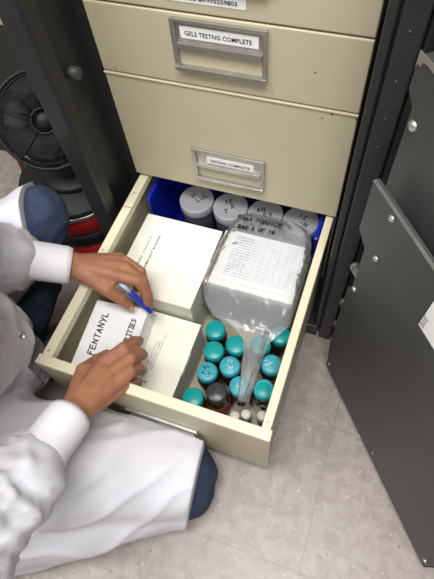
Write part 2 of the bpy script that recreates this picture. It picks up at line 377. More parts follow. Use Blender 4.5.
def pull(dr, x0, x1, z0, z1, text, lx0, lx1, lz0, lz1, worn=False):
    """flush pull: metal frame, card window on top, finger recess below"""
    f = MB(); t = .0075; zm = z0 + (z1 - z0) * .52; y0 = -.0065; y1 = .001
    f.box(x0, x1, y0, y1, z1 - t * .8, z1, .0015); f.box(x0, x1, y0 - .004, y1, z0, z0 + t, .0015)
    f.box(x0, x0 + t, y0, y1, z0 + t, z1 - t * .8, .0012); f.box(x1 - t, x1, y0, y1, z0 + t, z1 - t * .8, .0012)
    f.box(x0 + t, x1 - t, y0 - .002, y1, zm - .006, zm + .003, .001)
    f.box(x0 + t, x1 - t, -.0016, y1, zm + .003, z1 - t * .8)                 # card backing
    f.build('pull_frame', M['chrome'], dr)
    c = MB(); c.box(x0 + t, x1 - t, -.0008, .0006, z0 + t, zm - .006); c.build('pull_recess', M['beige'], dr)
    l = MB(); l.box(lx0, lx1, -.0028, -.0016, lz0, lz1); l.build('card', M['paper'], dr)
    if text: printed(text, (lx0 + (lx1 - lx0) * .06, -.0029, lz0 + (lz1 - lz0) * .28), (1, 0, 0), (0, 0, 1), (lz1 - lz0) * .40, dr, M['ink'], width=(lx1 - lx0) * .86, bold=.012)
pull(d2, .150, .306, .626, .713, 'GELS TESTNG COMPLETE', .165, .292, .681, .700)
pull(d3, .152, .303, .361, .445, 'TESTING COMPLETE', .182, .281, .409, .427)
pull(d0, .150, .306, 1.10, 1.187, None, .163, .294, 1.150, 1.174)
pull(d1, .150, .306, .768, .855, None, .163, .294, .818, .842)
l = MB(); l.box(.150, .273, -.0008, .0004, .737, .752); l.build('card', M['paper'], d1)
printed('LICENSE #RW0259803', (.160, -.0009, .7405), (1, 0, 0), (0, 0, 1), .007, d1, M['ink'], width=.10, bold=.015)
for dr, sp in ((d3, ((.415, .5835), (.455, .582), (.14, .5865), (.4, .572))), (d2, ((.38, .655), (.025, .6))), ):
    for x, z in sp: k = MB(); k.lathe([(.002, 0), (.0012, .0006)], (x, -.0003 if abs(z - .584) < .006 else .0003, z), (0, -1, 0), 7); k.build('paint_chip', M['blackcap'], dr)
# open drawer
ZR = .3165
b = MB()
b.box(.0, W_, -.4762, -.459, .055, ZR, .0022, 3)
op = b.build('drawer', M['beige'], fc)
b = MB()
b.box(.0045, .0072, -.459, .20, .064, .300); b.box(.4498, .4525, -.459, .20, .064, .300)
b.box(.0072, .4498, -.459, .20, .064, .072); b.box(.0072, .4498, .19, .20, .072, .30)
b.box(.0072, .4498, -.4590, -.4565, .072, .30)
b.build('drawer_tray', M['beige'], op)
b = MB()
b.box(.0055, .0262, -.459, .20, .296, ZR - .0005, .0016, 2); b.box(.4362, .4522, -.459, .20, .296, ZR - .0005, .0016, 2)
b.box(.001, .456, -.4752, -.4562, ZR - .004, ZR + .0012, .0012, 2)
b.build('drawer_rim', M['rim'], op)
for x, y in ((.0155, -.446), (.0145, -.21), (.0155, -.05), (.4445, -.446)):
    b = MB(); b.lathe([(.0028, 0), (.0028, .0005), (.0018, .001)], (x, y, ZR - .0006), (0, 0, 1), 10); b.build('rivet', M['zinc'], op)
b = MB(); b.box(.0055, .0262, -.092, -.0912, ZR - .0008, ZR + .0002); b.build('seam', M['blackcap'], op)
f = MB(); x0, x1, z0, z1, t, yf = .159, .314, .114, .201, .0075, -.4762
f.box(x0, x1, yf - .007, yf, z1 - t, z1, .0015); f.box(x0, x1, yf - .010, yf, z0, z0 + t, .0015)
f.box(x0, x0 + t, yf - .007, yf, z0 + t, z1 - t, .0012); f.box(x1 - t, x1, yf - .007, yf, z0 + t, z1 - t, .0012); f.box(x0 + t, x1 - t, yf - .008, yf, .156, .164, .001)
f.build('pull_frame', M['chrome'], op)
c = MB(); c.box(x0 + t, x1 - t, yf - .002, yf, .165, z1 - t); c.build('card', M['paper'], op)

# ------------------------------------------------------------------ things in the drawer
FL = .0722      # tray floor
def carton(name, label, x0, x1, y0, y1, z0, z1, group=None, rot=0., flap=True, cat='box'):
    cx, cy = (x0 + x1) / 2, (y0 + y1) / 2
    t = thing(name, label, cat, (cx, cy, z0), group)
    Mx = Matrix.Translation((cx, cy, 0)) @ Matrix.Rotation(rot, 4, 'Z') @ Matrix.Translation((-cx, -cy, 0))
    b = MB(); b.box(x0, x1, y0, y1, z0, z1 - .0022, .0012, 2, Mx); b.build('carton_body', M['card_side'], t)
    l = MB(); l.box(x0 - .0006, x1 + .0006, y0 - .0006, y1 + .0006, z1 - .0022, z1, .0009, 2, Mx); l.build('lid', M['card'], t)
    if flap:
        f = MB(); ym = (y0 + y1) / 2
        f.box(x1 + .0002, x1 + .0014, ym - .03, ym + .02, z1 - .022, z1 - .0024, 0, 2, Mx); f.build('tuck_flap', M['card'], t)
    return t, Mx
G = 'white cartons in the drawer'
c1, _ = carton('carton', 'large white carton at the back left of the drawer, printed along its left edge', .0300, .2165, -.2505, -.043, .1562, .238)
c1b, _ = carton('carton', 'pale carton at the back left of the drawer, underneath the large printed carton', .032, .2145, -.249, -.045, FL, .1558, flap=False)
c2, _ = carton('carton', 'low white carton between the handwritten box and the bottles, at the front of the drawer', .044, .2385, -.433, -.2585, FL, .188)
c3, M3 = carton('carton', 'small white handwritten box gripped by the right hand at the front left', .0285, .1440, -.4370, -.2900, .1888, .250, rot=math.radians(5.2), flap=False)
[c for c in children(c3) if c.name.startswith('lid')][0].data.materials[0] = M['paper']; [c for c in children(c3) if c.name.startswith('carton_body')][0].data.materials[0] = M['paper']
# print on the two printed cartons: lines run away from the viewer along the left edge
printed('BUPREN  VARIOUS', (.0660, -.200, .2382), (0, 1, 0), (-1, 0, 0), .0055, c1, M['greyink'], width=.098, bold=.02)
printed('PHARMACEUT BUSINESS', (.0845, -.200, .2382), (0, 1, 0), (-1, 0, 0), .0055, c1, M['ink'], width=.105, bold=.01)
for i, (x, w) in enumerate(((.1635, .085), (.1705, .075), (.1765, .09))):
    printed(('SEALED SAMPLES STORE FLAT', 'CONTROLLED ITEMS', 'KEEP DRY AND UPRIGHT ONLY')[i], (x, -.405 + .008 * i, .1882), (0, 1, 0), (-1, 0, 0), .0032, c2, M['greyink'], width=w, bold=.01)
printed('LOT 0416', (.158, -.418, .1882), (1, 0, 0), (0, 1, 0), .006, c2, M['ink'], width=.018, bold=.02)
ca, sa = math.cos(math.radians(5.2)), math.sin(math.radians(5.2))
along = (-sa, ca, 0); left = (-ca, -sa, 0)
handwrite('FENTANYL', (.0690, -.4120, .2503), along, left, .0082, .0024, c3, M['ink'], gap=.50)
handwrite('PURITIES', (.1285, -.3800, .2503), along, left, .0066, .0021, c3, M['ink'], gap=.38)

# blue bin with jars at the back of the drawer
bn = thing('storage_bin', 'blue plastic bin of jars at the back of the drawer', 'bin', (.24, .07, FL))
b = MB(); x0, x1, y0, y1, zt, w, zh = .030, .4290, -.030, .183, .200, .004, .278
b.box(x0, x1, y0, y1, FL, FL + .004, .001); b.box(x0, x0 + w, y0, y1, FL, zh, .0015); b.box(x1 - w, x1, y0, y1, FL, zh, .0015)
b.box(x0, x1, y0, y0 + w, FL, zt, .0015); b.box(x0, x1, y1 - w, y1, FL, zt, .0015); b.build('tub', M['blue'], bn)
b = MB(); e = .0025
b.box(x0 - e, x0 + w + e, y0 - e, y1 + e, zh - .006, zh + .002, .002); b.box(x1 - w - e, x1 + e, y0 - e, y1 + e, zh - .006, zh + .002, .002)
b.box(x0, x1, y0 - e, y0 + w + e, zt - .006, zt + .002, .002); b.box(x0, x1, y1 - w - e, y1 + e, zt - .006, zt + .002, .002); b.build('rim', M['blue'], bn)
def make_jar():
    t = thing('specimen_jar', 'grey-lidded wide jar in the blue bin', 'jar', (0, 0, 0))
    b = MB(); b.lathe([(.036, 0), (.0405, .004), (.0405, .135), (.039, .142), (.039, .148)], (0, 0, 0), n=40); b.build('jar_body', M['jar'], t)
    b = MB(); b.lathe([(.043, .142), (.0437, .145), (.0437, .1635), (.0425, .166), (.0395, .1668), (.038, .1662), (.0, .1662)], (0, 0, 0), n=48); b.build('lid', M['greylid'], t)
    return t
JL = ['grey-lidded jar at the left end of the blue bin, beside its left wall', 'grey-lidded jar second from the left in the blue bin, just behind the bag label',
      'grey-lidded jar third from the left in the blue bin, half covered by the clear bag', 'grey-lidded jar at the right end of the blue bin']
jar0 = make_jar()
jars = []
for i, (x, y, z) in enumerate(((.1305, .0215, .2515), (.2150, .0225, .248), (.2985, .0260, .2505), (.3815, .028, .249))):
    o = jar0 if i == 0 else copy_tree(jar0)
    o.location = (x, y, FL + .0045 + (0.010 if i == 0 else .006)); o['label'] = JL[i]; o['group'] = 'jars in the blue bin'; jars.append(o)
    o.location.z = FL + .0042
    s = .2515 - o.location.z; o.scale = (.945, .945, s / .1668)
# scrawls on the lids
LIDZ = .25165
def scrawl(parent, cx, cy, z, specs, ang, size, w, m):
    ux = (math.cos(ang), math.sin(ang), 0); uy = (-math.sin(ang), math.cos(ang), 0)
    for text, dx, dy in specs:
        handwrite(text, (cx + ux[0] * dx + uy[0] * dy, cy + ux[1] * dx + uy[1] * dy, z), ux, uy, size, w, parent, m, gap=.4, jit=.12)
for i, sp in enumerate(([('H', -.006, .006), ('LUL', -.004, -.012)], [('T', -.018, -.02), ('X', 0, -.008), ('1F', -.012, .008)], [('AN', -.02, .004), ('EV', -.005, -.012)], [('1I', -.012, .004), ('-N', .0, -.012)])):
    j = jars[i]; bb = MB()
    ang = (.9, .5, .4, -.3)[i]; ux = Vector((math.cos(ang), math.sin(ang), 0)); uy = Vector((-math.sin(ang), math.cos(ang), 0)); c = Vector((j.location.x, j.location.y, LIDZ - .0003))
    for text, dx, dy in sp:
        x = dx
        for ch in text:
            for st in STROKES[ch]: ribbon(bb, [(x + a * .008, dy + q * .008) for a, q in st], c, ux, uy, Vector((0, 0, 1)), .0021)
            x += .012
    o = bb.build('handwriting', M['ink'], None, base=(j.location.x, j.location.y, j.location.z))
    o.parent = j; o.location = (0, 0, 0); o.scale = (1, 1, 1 / j.scale.z)

# carton in the evidence bag, form on top of it, clear bag round both
c4, _ = carton('carton', 'white carton sealed inside the clear bag on the right of the drawer', .2285, .4180, -.186, -.0475, FL, .254, flap=False)
form = thing('printed_form', 'printed white form with grey tables inside the clear bag', 'form', (.33, -.11, .2545))
b = MB(); b.box(.2500, .4150, -.172, -.0440, .2545, .2551); b.build('sheet', M['paper'], form)
b = MB()
def cell(x0, x1, y0, y1): b.box(x0, x1, y0, y1, .2551, .25525)
for i in range(15): cell(.257, .300, -.055 - i * .0072, -.0563 - i * .0072 + .0002)
for i in range(17): cell(.312, .410, -.052 - i * .0066, -.0526 - i * .0066)
for x in (.312, .328, .345, .362, .379, .395, .4095): cell(x, x + .0006, -.158, -.052)
b.build('print', M['greyink'], form)
b = MB(); cells = random.Random(5)
for i in range(16):
    for j in range(4): 
        x = .258 + j * .011; 
        if cells.random() < .8: b.box(x, x + cells.uniform(.004, .010), -.0585 - i * .0066, -.0570 - i * .0066, .2551, .2553)
for i in range(16): 
    x = .301 + cells.uniform(0, .001); b.box(x, x + cells.uniform(.004, .009), -.0585 - i * .0066, -.0570 - i * .0066, .2551, .2553)
b.build('small_print', M['greyink'], form)
# the bag
bag = thing('evidence_bag', 'clear crinkled plastic bag holding a carton and form, its tail over the bottles', 'plastic bag', (.325, -.11, .07))
NU, NV = 56, 84
Y0, Y1 = .010, -.398
def bag_edge(y):
    """x-range and crest height of the bag at depth y: far end first, tail tip last"""
    ks = [(.010, .270, .372, .2600), (-.004, .2440, .402, .2640), (-.03, .2320, .4210, .2660), (-.07, .2235, .4280, .2640), (-.16, .2215, .4290, .2630), (-.183, .2220, .4290, .2610), (-.2, .2260, .4280, .2480), (-.222, .2380, .4260, .2300), (-.240, .262, .412, .2180), (-.252, .305, .402, .2140), (-.268, .338, .393, .2120), (-.30, .350, .391, .2105), (-.398, .3700, .3910, .2085)]
    for (a, *p), (c, *q) in zip(ks[:-1], ks[1:]):
        if c <= y <= a:
            k = (a - y) / (a - c); return [u + (v - u) * k for u, v in zip(p, q)]
    return list(ks[-1][1:])
def bag_y(t): return Y0 + (Y1 - Y0) * t
top = []; bot = []
for j in range(NV + 1):
    t = j / NV; y = max(Y1, bag_y(t)); xl, xr, zc = bag_edge(y); rt = []; rb = []
    body = 1 if t < .48 else max(0, 1 - (t - .48) / .10)
    for i in range(NU + 1):
        u = i / NU; e = min(u, 1 - u) * 2
        side = 1 - (1 - min(1, e * 5)) ** 2
        x = xl + (xr - xl) * u
        p = Vector((x * 22, y * 22, 1.7)); wr = noise.noise(p) * .0022 + abs(noise.noise(p * 2.3 + Vector((3, 1, 0)))) * .0020
        if u > .80 and t < .6: wr += .003 * math.sin((u - .80) / .2 * PI) * (1 + .5 * math.sin(t * 38))
        if t > .62: wr += .0040 * math.exp(-((x - .3835) / .0035) ** 2) + .0025 * math.exp(-((x - .368) / .006) ** 2) 
        low_z = (.238 if t > .05 else .25) if body > .5 else .2015
        ztop = zc + abs(wr)
        zs = zc - .016 * body * min(1, max(0, (-.015 - y) / .03)) - .001
        z = zs + (ztop - zs) * side
        rt.append((x, y + noise.noise(Vector((x * 30, t * 3, 5))) * .003, z))
        rb.append((x, y, z))
    top.append(rt)
V = [p for r in top for p in r]; n1 = NU + 1
F = [(j * n1 + i, j * n1 + i + 1, (j + 1) * n1 + i + 1, (j + 1) * n1 + i) for j in range(NV) for i in range(NU)]
# side skirts of the bag: hang down round the carton
b = MB(); b.add(V, F, True)
bag_m = b.build('film', M['film'], bag); so = bag_m.modifiers.new('thickness', 'SOLIDIFY'); so.thickness = .0006; so.offset = 0
def skirt(pts_top, outdir, drop, name):
    V = []; F = []; m = len(pts_top); K = 10
    for a, p in enumerate(pts_top):
        for k in range(K + 1):
            s = k / K; q = Vector(p); w = noise.noise(Vector((a * .35, s * 2.2, 9))) * .004
            V.append(q + Vector(outdir) * (math.sin(s * PI) * .0035 + w * s) - Vector((0, 0, drop * s)))
    for a in range(m - 1):
        for k in range(K): F.append((a * (K + 1) + k, a * (K + 1) + k + 1, (a + 1) * (K + 1) + k + 1, (a + 1) * (K + 1) + k))
    b = MB(); b.add(V, F, True); o = b.build(name, M['film'], bag); s_ = o.modifiers.new('thickness', 'SOLIDIFY'); s_.thickness = .0006; s_.offset = 0
left_edge = [top[j][0] for j in range(13, int(NV * .49))]; right_edge = [top[j][-1] for j in range(13, int(NV * .49))]
skirt(left_edge, (-1, 0, 0), .15, 'side_fold'); skirt(right_edge, (.3, 0, 0), .15, 'side_fold')
skirt([(x, -.1925 - .002 * math.sin(x * 90), .246) for x in np.linspace(.228, .42, 26)], (0, -1, 0), .15, 'end_fold')
b = MB()
b.tube([(.3800 + .0007 * k + .0006 * math.sin(k), -.255 - .0135 * k, .2215 - .0006 * k) for k in range(11)], .0014, 8); b.build('seal_strip', M['film'], bag)
handwrite('PARA-POMANZE', (.2480, -.0230, .2740), (1, .02, 0), (-.02, 1, 0), .0062, .0020, bag, M['ink'], gap=.38)
handwrite('BAG 3 OF 16', (.2560, -.0480, .2740), (1, .08, 0), (-.08, 1, 0), .0062, .0021, bag, M['ink'], gap=.22)

# amber bottles with teal caps
def make_bottle():
    t = thing('reagent_bottle', 'amber bottle with a teal cap', 'bottle', (0, 0, 0))
    b = MB(); b.lathe([(.0205, 0), (.0235, .003), (.0238, .085), (.0225, .095), (.0185, .101), (.0185, .108)], n=36); b.build('glass_body', M['amber'], t)
    prof = [(.0202, .102), (.0212, .1035), (.0212, .1225), (.0202, .1252), (.0185, .1265), (.0, .1268)]
    b = MB(); b.lathe(prof, n=40)
    for k in range(40):
        a = 2 * PI * k / 40; c = Vector((math.cos(a), math.sin(a), 0)) * .0211
        b.cyl(c + Vector((0, 0, .104)), c + Vector((0, 0, .122)), .0006, n=5)
    b.build('cap', M['teal'], t)
    return t
GB = 'capped bottles at the front right of the drawer'
bot0 = make_bottle()
spots = [  # x, y, cap, label, scuffs
 (0.2739, -0.2622, 'teal', 'teal-capped bottle at the back left of the bottle cluster, nearest the clear bag', None),
 (0.3273, -0.2822, 'teal', 'plain teal-capped bottle just left of the tail of the clear bag', None),
 (0.2868, -0.3087, 'teal', 'plain teal-capped bottle right beside the back corner of the low white carton', None),
 (0.2895, -0.3568, 'worn', 'bottle with a blue-teal cap marked in dark pen, beside the low white carton', 'dark'),
 (0.3300, -0.3304, 'worn', 'scuffed teal-capped bottle behind the one under the bag tail, beside the pen-marked cap', 'white'),
 (0.3227, -0.3921, 'black', 'bottle with a shiny black cap and a red label', None),
 (0.3630, -0.3650, 'worn', 'scuffed teal-capped bottle beside the black cap, under the tip of the bag tail', 'white2'),
 (0.2810, -0.4165, 'teal', 'plain teal-capped bottle against the front wall, beside the low white carton', None),
 (0.3765, -0.2666, 'teal', 'teal-capped bottle seen through the clear bag tail', None),
 (0.4105, -0.2326, 'teal', 'plain teal-capped bottle farthest back against the right wall of the drawer', None),
 (0.4105, -0.3010, 'worn', 'scuffed teal-capped bottle in the middle along the right wall of the drawer', 'white'),
 (0.4105, -0.3559, 'ring', 'teal-capped bottle with a pale ring on its cap, against the right wall near the vials', None)]
for i, (x, y, kind, lab, sc) in enumerate(spots):
    o = bot0 if i == 0 else copy_tree(bot0)
    o.location = (x, y, FL + .0004); o.rotation_euler = (0, 0, random.uniform(0, 6)); o['label'] = lab; o['group'] = GB
for i, (x, y, kind, lab, sc) in enumerate(spots):
    o = [q for q in bpy.data.objects if q.get('label') == lab][0]; cap = [c for c in children(o) if c.name.startswith('cap')][0]
    rz = o.rotation_euler.z
    if kind in ('worn', 'black'):
        cap.data = cap.data.copy(); cap.data.materials[0] = M['tealworn'] if kind == 'worn' else M['blackcap']
    zt = .12685; mb = MB(); un = Vector((0, 0, 1)); rr = random.Random(i)
    if sc == 'dark':
        for q in range(5): 
            pts = [(rr.uniform(-.012, .012), rr.uniform(-.012, .012))]
            for _ in range(3): pts.append((pts[-1][0] + rr.uniform(-.006, .006), pts[-1][1] + rr.uniform(-.006, .006)))
            ribbon(mb, pts, (0, 0, zt), Vector((1, 0, 0)), Vector((0, 1, 0)), un, .0013)
        mm, nm = M['ink'], 'pen_mark'
    elif sc:
        for q in range(7):
            a = rr.uniform(-.010, .010); c = rr.uniform(-.006, .006)
            ribbon(mb, [(a, c), (a + rr.uniform(.002, .007), c + rr.uniform(-.003, .005))], (0, 0, zt), Vector((1, 0, 0)), Vector((0, 1, 0)), un, .0010)
        mm, nm = M['whitecap'], 'scuff'
    elif kind == 'ring':
        mb.lathe([(.0145, 0), (.0145, .0005), (.0185, .0003), (.0185, 0)], (0, 0, .1262), n=40, closed=True); mm, nm = M['tealworn'], 'pale_ring'
    if mb.v:
        k = mb.build(nm, mm, None); k.parent = o
    if kind == 'black':
        l = MB(); l.lathe([(.0239, .022), (.0242, .023), (.0242, .078), (.0239, .079)], n=36); k = l.build('paper_label', M['redlabel'], None); k.parent = o
# small white-capped vials
def make_vial():
    t = thing('sample_vial', 'small vial with a white cap', 'vial', (0, 0, 0))
    b = MB(); b.lathe([(.0085, 0), (.0098, .002), (.0098, .038), (.0078, .042), (.0078, .046)], n=24); b.build('glass_body', M['amber'], t)
    b = MB(); b.lathe([(.0096, .043), (.0102, .044), (.0102, .064), (.0094, .066), (.0, .066)], n=28); b.build('cap', M['whitecap'], t)
    b = MB(); b.lathe([(.0099, .008), (.0101, .009), (.0101, .032), (.0099, .033)], n=24); b.build('paper_label', M['redlabel'], t)
    return t
v0 = make_vial()
for i, (x, y, lab) in enumerate(((.3650, -.4115, 'small white-capped vial in the front right corner, leftmost of the three'), (.3860, -.4005, 'small white-capped vial in the front right corner, middle of the three'), (.4185, -.3930, 'small white-capped vial half hidden by the right rim of the drawer'))):
    o = v0 if i == 0 else copy_tree(v0); o.location = (x, y, FL + .0004); o['label'] = lab; o['group'] = 'white-capped vials in the front right corner'

# ------------------------------------------------------------------ behind on the left: step stool, fan, added dark tote, desk
st = thing('step_stool', 'red and black step stool on the floor left of the dark cabinet', 'step stool', (-.21, -.02, 0))
b = MB(); b.lathe([(0.1316, .228), (0.1351, .232), (0.1351, .243), (0.1298, .248), (.0, .250)], (-.2065, .010, 0), n=48); b.build('rubber_tread', M['dark'], st)
b = MB(); b.lathe([(0.1346, .222), (0.1373, .223), (0.1373, .2325), (0.1346, .2335)], (-.2065, .010, 0), n=48, closed=True); b.build('trim_ring', M['chrome'], st)
b = MB(); b.lathe([(0.1333, .222), (0.1342, .165), (0.1298, .160)], (-.2065, .010, 0), n=48); b.build('upper_body', M['red'], st)
b = MB(); b.lathe([(0.1298, .115), (0.1351, .118), (0.1373, .128), (0.1359, .160), (0.1298, .162)], (-.2065, .010, 0), n=48); b.build('lower_tread', M['dark'], st)
b = MB(); b.lathe([(0.1342, .116), (0.1368, .03), (0.1359, .020), (0.1272, .020)], (-.2065, .010, 0), n=48); b.build('lower_body', M['red'], st)
b = MB(); b.lathe([(0.1272, .0), (0.1377, .0), (0.1386, .006), (0.1377, .022), (0.1272, .024)], (-.2065, .010, 0), n=48); b.build('rubber_base', M['dark'], st)
b = MB(); b.tube([(-.338, .012, .236), (-.356, .018, .246), (-.370, .0226, .243), (-.380, .0275, .22), (-.4355, .059, .08), (-.462, .074, .006)], .0065)
b.build('side_rail', M['red'], st)
fan = thing('desk_fan', 'round black mesh-guard fan standing on the red and black step stool', 'fan', (-.22, .03, .25))
FC = Vector((-.195, .0, .430)); FA = (Vector((.05, -.645, .85)) - FC).normalized(); FA = Vector((.42, -.55, .55)).normalized()
b = MB(); b.lathe([(.075, .2505), (.078, .256), (.074, .264), (.03, .272), (.0, .273)], (-.205, .020, 0), n=40); b.build('base', M['blackplastic'], fan)
b = MB(); b.tube([(-.205, .020, .268), (-.222, .050, .31), tuple(FC - FA * .055)], [.014, .012, .014]); b.build('stand', M['blackplastic'], fan)
b = MB(); RG = .103
b.ring(FC + FA * .004, RG, .0042, FA, 56); b.ring(FC - FA * .03, RG * .98, .0035, FA, 56)
b.ring(FC + FA * .016, .026, .003, FA, 32)
x_, y_, a_ = frame_z(FA)
for k in range(5):
    t = 2 * PI * k / 5 + .5; e = x_ * math.cos(t) + y_ * math.sin(t)
    b.tube([FC + e * .026 + FA * .018, FC + e * .066 + FA * .015, FC + e * RG + FA * .005], .0024, 6)
b.build('guard_frame', M['blackplastic'], fan)
b = MB()
for k in range(96):
    t = 2 * PI * k / 96; e = x_ * math.cos(t) + y_ * math.sin(t)
    b.tube([FC + e * .026 + FA * .016, FC + e * .068 + FA * .013, FC + e * RG + FA * .004, FC + e * RG * .98 - FA * .03], .0009, 4)
for r in (.045, .06, .075, .09): b.ring(FC + FA * (.015 - (r - .045) * .1), r, .0009, FA, 48, 4)
b.build('guard_wires', M['tote'], fan)
b = MB()
for k in range(4):
    t = 2 * PI * k / 4; V = []; F = []
    for i in range(7):
        r = .02 + .072 * i / 6; hw = .35 + .25 * math.sin(i / 6 * PI)
        for j in range(5):
            u = (j / 4 - .5) * 2 * hw; e = x_ * math.cos(t + u) + y_ * math.sin(t + u); V.append(FC + e * r + FA * (-.012 + u * .016))
    for i in range(6):
        for j in range(4): F.append((i * 5 + j, i * 5 + j + 1, (i + 1) * 5 + j + 1, (i + 1) * 5 + j))
    b.add(V, F, True)
bl = b.build('blades', M['tote'], fan); s_ = bl.modifiers.new('t', 'SOLIDIFY'); s_.thickness = .0018
b = MB(); b.lathe([(.03, -.02), (.026, .004), (.012, .012), (.0, .013)], FC, FA, 28); b.lathe([(.024, -.075), (.034, -.07), (.036, -.035), (.03, -.03)], FC, FA, 28); b.build('motor_hub', M['blackplastic'], fan)

tt = thing('dark_fill_tote', 'black plastic tote added to fill the dark area behind the fan', 'tote', (-.62, .325, 0))
b = MB(); b.box(-1.05, -.20, .215, .435, 0, .285, .012, 3); b.build('tub', M['tote'], tt)  # invented tote: keeps the shaded area behind the fan black
b = MB(); b.box(-1.065, -.185, .20, .45, .285, .302, .006, 3); b.build('lid', M['tote'], tt)
dk = thing('cupboard', 'low beige cupboard standing behind the black tote', 'cupboard', (-1.05, .73, 0))
b = MB(); b.box(-1.75, -.35, .52, .94, .06, .70, .004); b.build('body', M['deskbeige'], dk)
b = MB(); b.box(-1.77, -.33, .50, .95, .70, .725, .004); b.build('worktop', M['deskbeige'], dk)
b = MB(); b.box(-1.73, -.37, .55, .92, 0, .06); b.build('plinth', M['dark'], dk)
for k in range(2):
    q = MB(); q.box(-1.735 + k * .695, -1.055 + k * .695, .508, .522, .075, .69, .003); dd = q.build('door', M['deskbeige'], dk)
    q = MB(); q.tube([(-1.10 + k * .1, .508, .45), (-1.10 + k * .1, .485, .46), (-1.10 + k * .1, .485, .54), (-1.10 + k * .1, .508, .55)], .005); q.build('handle', M['chrome'], dd)

# ------------------------------------------------------------------ the person
def remesh(mb, voxel, smooth_iters=3, lam=.5):
    me = mb.mesh('src'); ob = bpy.data.objects.new('src', me); COL.objects.link(ob)
    md = ob.modifiers.new('r', 'REMESH'); md.mode = 'VOXEL'; md.voxel_size = voxel; md.use_smooth_shade = True
    dg = bpy.context.evaluated_depsgraph_get(); dg.update(); out = bpy.data.meshes.new_from_object(ob.evaluated_get(dg))
    bpy.data.objects.remove(ob); bpy.data.meshes.remove(me)
    n = len(out.vertices); co = np.empty(n * 3); out.vertices.foreach_get('co', co); co = co.reshape(-1, 3)
    ed = np.empty(len(out.edges) * 2, dtype=np.int64); out.edges.foreach_get('vertices', ed); ed = ed.reshape(-1, 2)
    co = laplace(co, ed, smooth_iters, lam); out.vertices.foreach_set('co', co.ravel()); out.update()
    return out, co, ed
def laplace(co, ed, iters, lam, mask=None):
    deg = np.bincount(ed.ravel(), minlength=len(co)).astype(float)[:, None]; deg[deg == 0] = 1
    for _ in range(iters):
        acc = np.zeros_like(co)
        for c in range(3): acc[:, c] = np.bincount(ed[:, 0], co[ed[:, 1], c], len(co)) + np.bincount(ed[:, 1], co[ed[:, 0], c], len(co))
        dl = (acc / deg - co) * lam
        if mask is not None: dl *= mask[:, None]
        co = co + dl
    return co
def normals(me):
    n = np.empty(len(me.vertices) * 3); me.vertices.foreach_get('normal', n); return n.reshape(-1, 3)
def finish(me, name, m, parent=None, base=None):
    off = np.array(world_loc(parent)) if parent is not None else np.array(base)
    n = len(me.vertices); co = np.empty(n * 3); me.vertices.foreach_get('co', co); co = co.reshape(-1, 3) - off
    me.vertices.foreach_set('co', co.ravel()); me.polygons.foreach_set('use_smooth', [True] * len(me.polygons)); me.update()
    me.materials.clear(); me.materials.append(m); me.name = name
    o = bpy.data.objects.new(name, me); COL.objects.link(o)
    if parent is not None: o.parent = parent
    else: o.location = base
    return o

LH = {
  'wrist': (-0.0015, -0.283, 0.362),
  'i': [(0.0889, -0.2711, 0.345), (0.1266, -0.2672, 0.338), (0.1409, -0.2736, 0.312), (0.1418, -0.2845, 0.285)],
  'm': [(0.0911, -0.2494, 0.342), (0.1336, -0.2626, 0.330), (0.1443, -0.2764, 0.302), (0.1434, -0.2843, 0.272)],
  'r': [(0.0837, -0.2324, 0.335), (0.115, -0.2368, 0.318), (0.1268, -0.2568, 0.292), (0.129, -0.2758, 0.275)],
  'l': [(0.0651, -0.2221, 0.326), (0.0885, -0.2235, 0.308), (0.0992, -0.243, 0.288), (0.1028, -0.2587, 0.274)],
  't': [(0.0332, -0.2924, 0.352), (0.0731, -0.3013, 0.332), (0.0958, -0.3002, 0.305), (0.1098, -0.3001, 0.282)]}
RH = {
  'wrist': (0.1411, -0.5473, 0.375),
  'i': [(0.1378, -0.4422, 0.34), (0.1566, -0.405, 0.333), (0.1594, -0.3773, 0.305), (0.1564, -0.3628, 0.275)],
  'm': [(0.1594, -0.456, 0.343), (0.1771, -0.4188, 0.333), (0.1793, -0.3952, 0.302), (0.1734, -0.3853, 0.268)],
  'r': [(0.172, -0.4731, 0.338), (0.1852, -0.441, 0.325), (0.1875, -0.4214, 0.296), (0.1826, -0.4131, 0.264)],
  'l': [(0.1716, -0.4908, 0.328), (0.1827, -0.4648, 0.312), (0.1868, -0.4473, 0.288), (0.185, -0.439, 0.262)],
  't': [(0.1274, -0.5161, 0.362), (0.1074, -0.466, 0.335), (0.1076, -0.4322, 0.3), (0.1084, -0.4095, 0.276)]}
FR = {'i': (.0125, .0112, .0100, .0084), 'm': (.0126, .0114, .0102, .0086), 'r': (.0122, .0110, .0098, .0082), 'l': (.0112, .0100, .0088, .0074), 't': (.0165, .0138, .0120, .0096)}
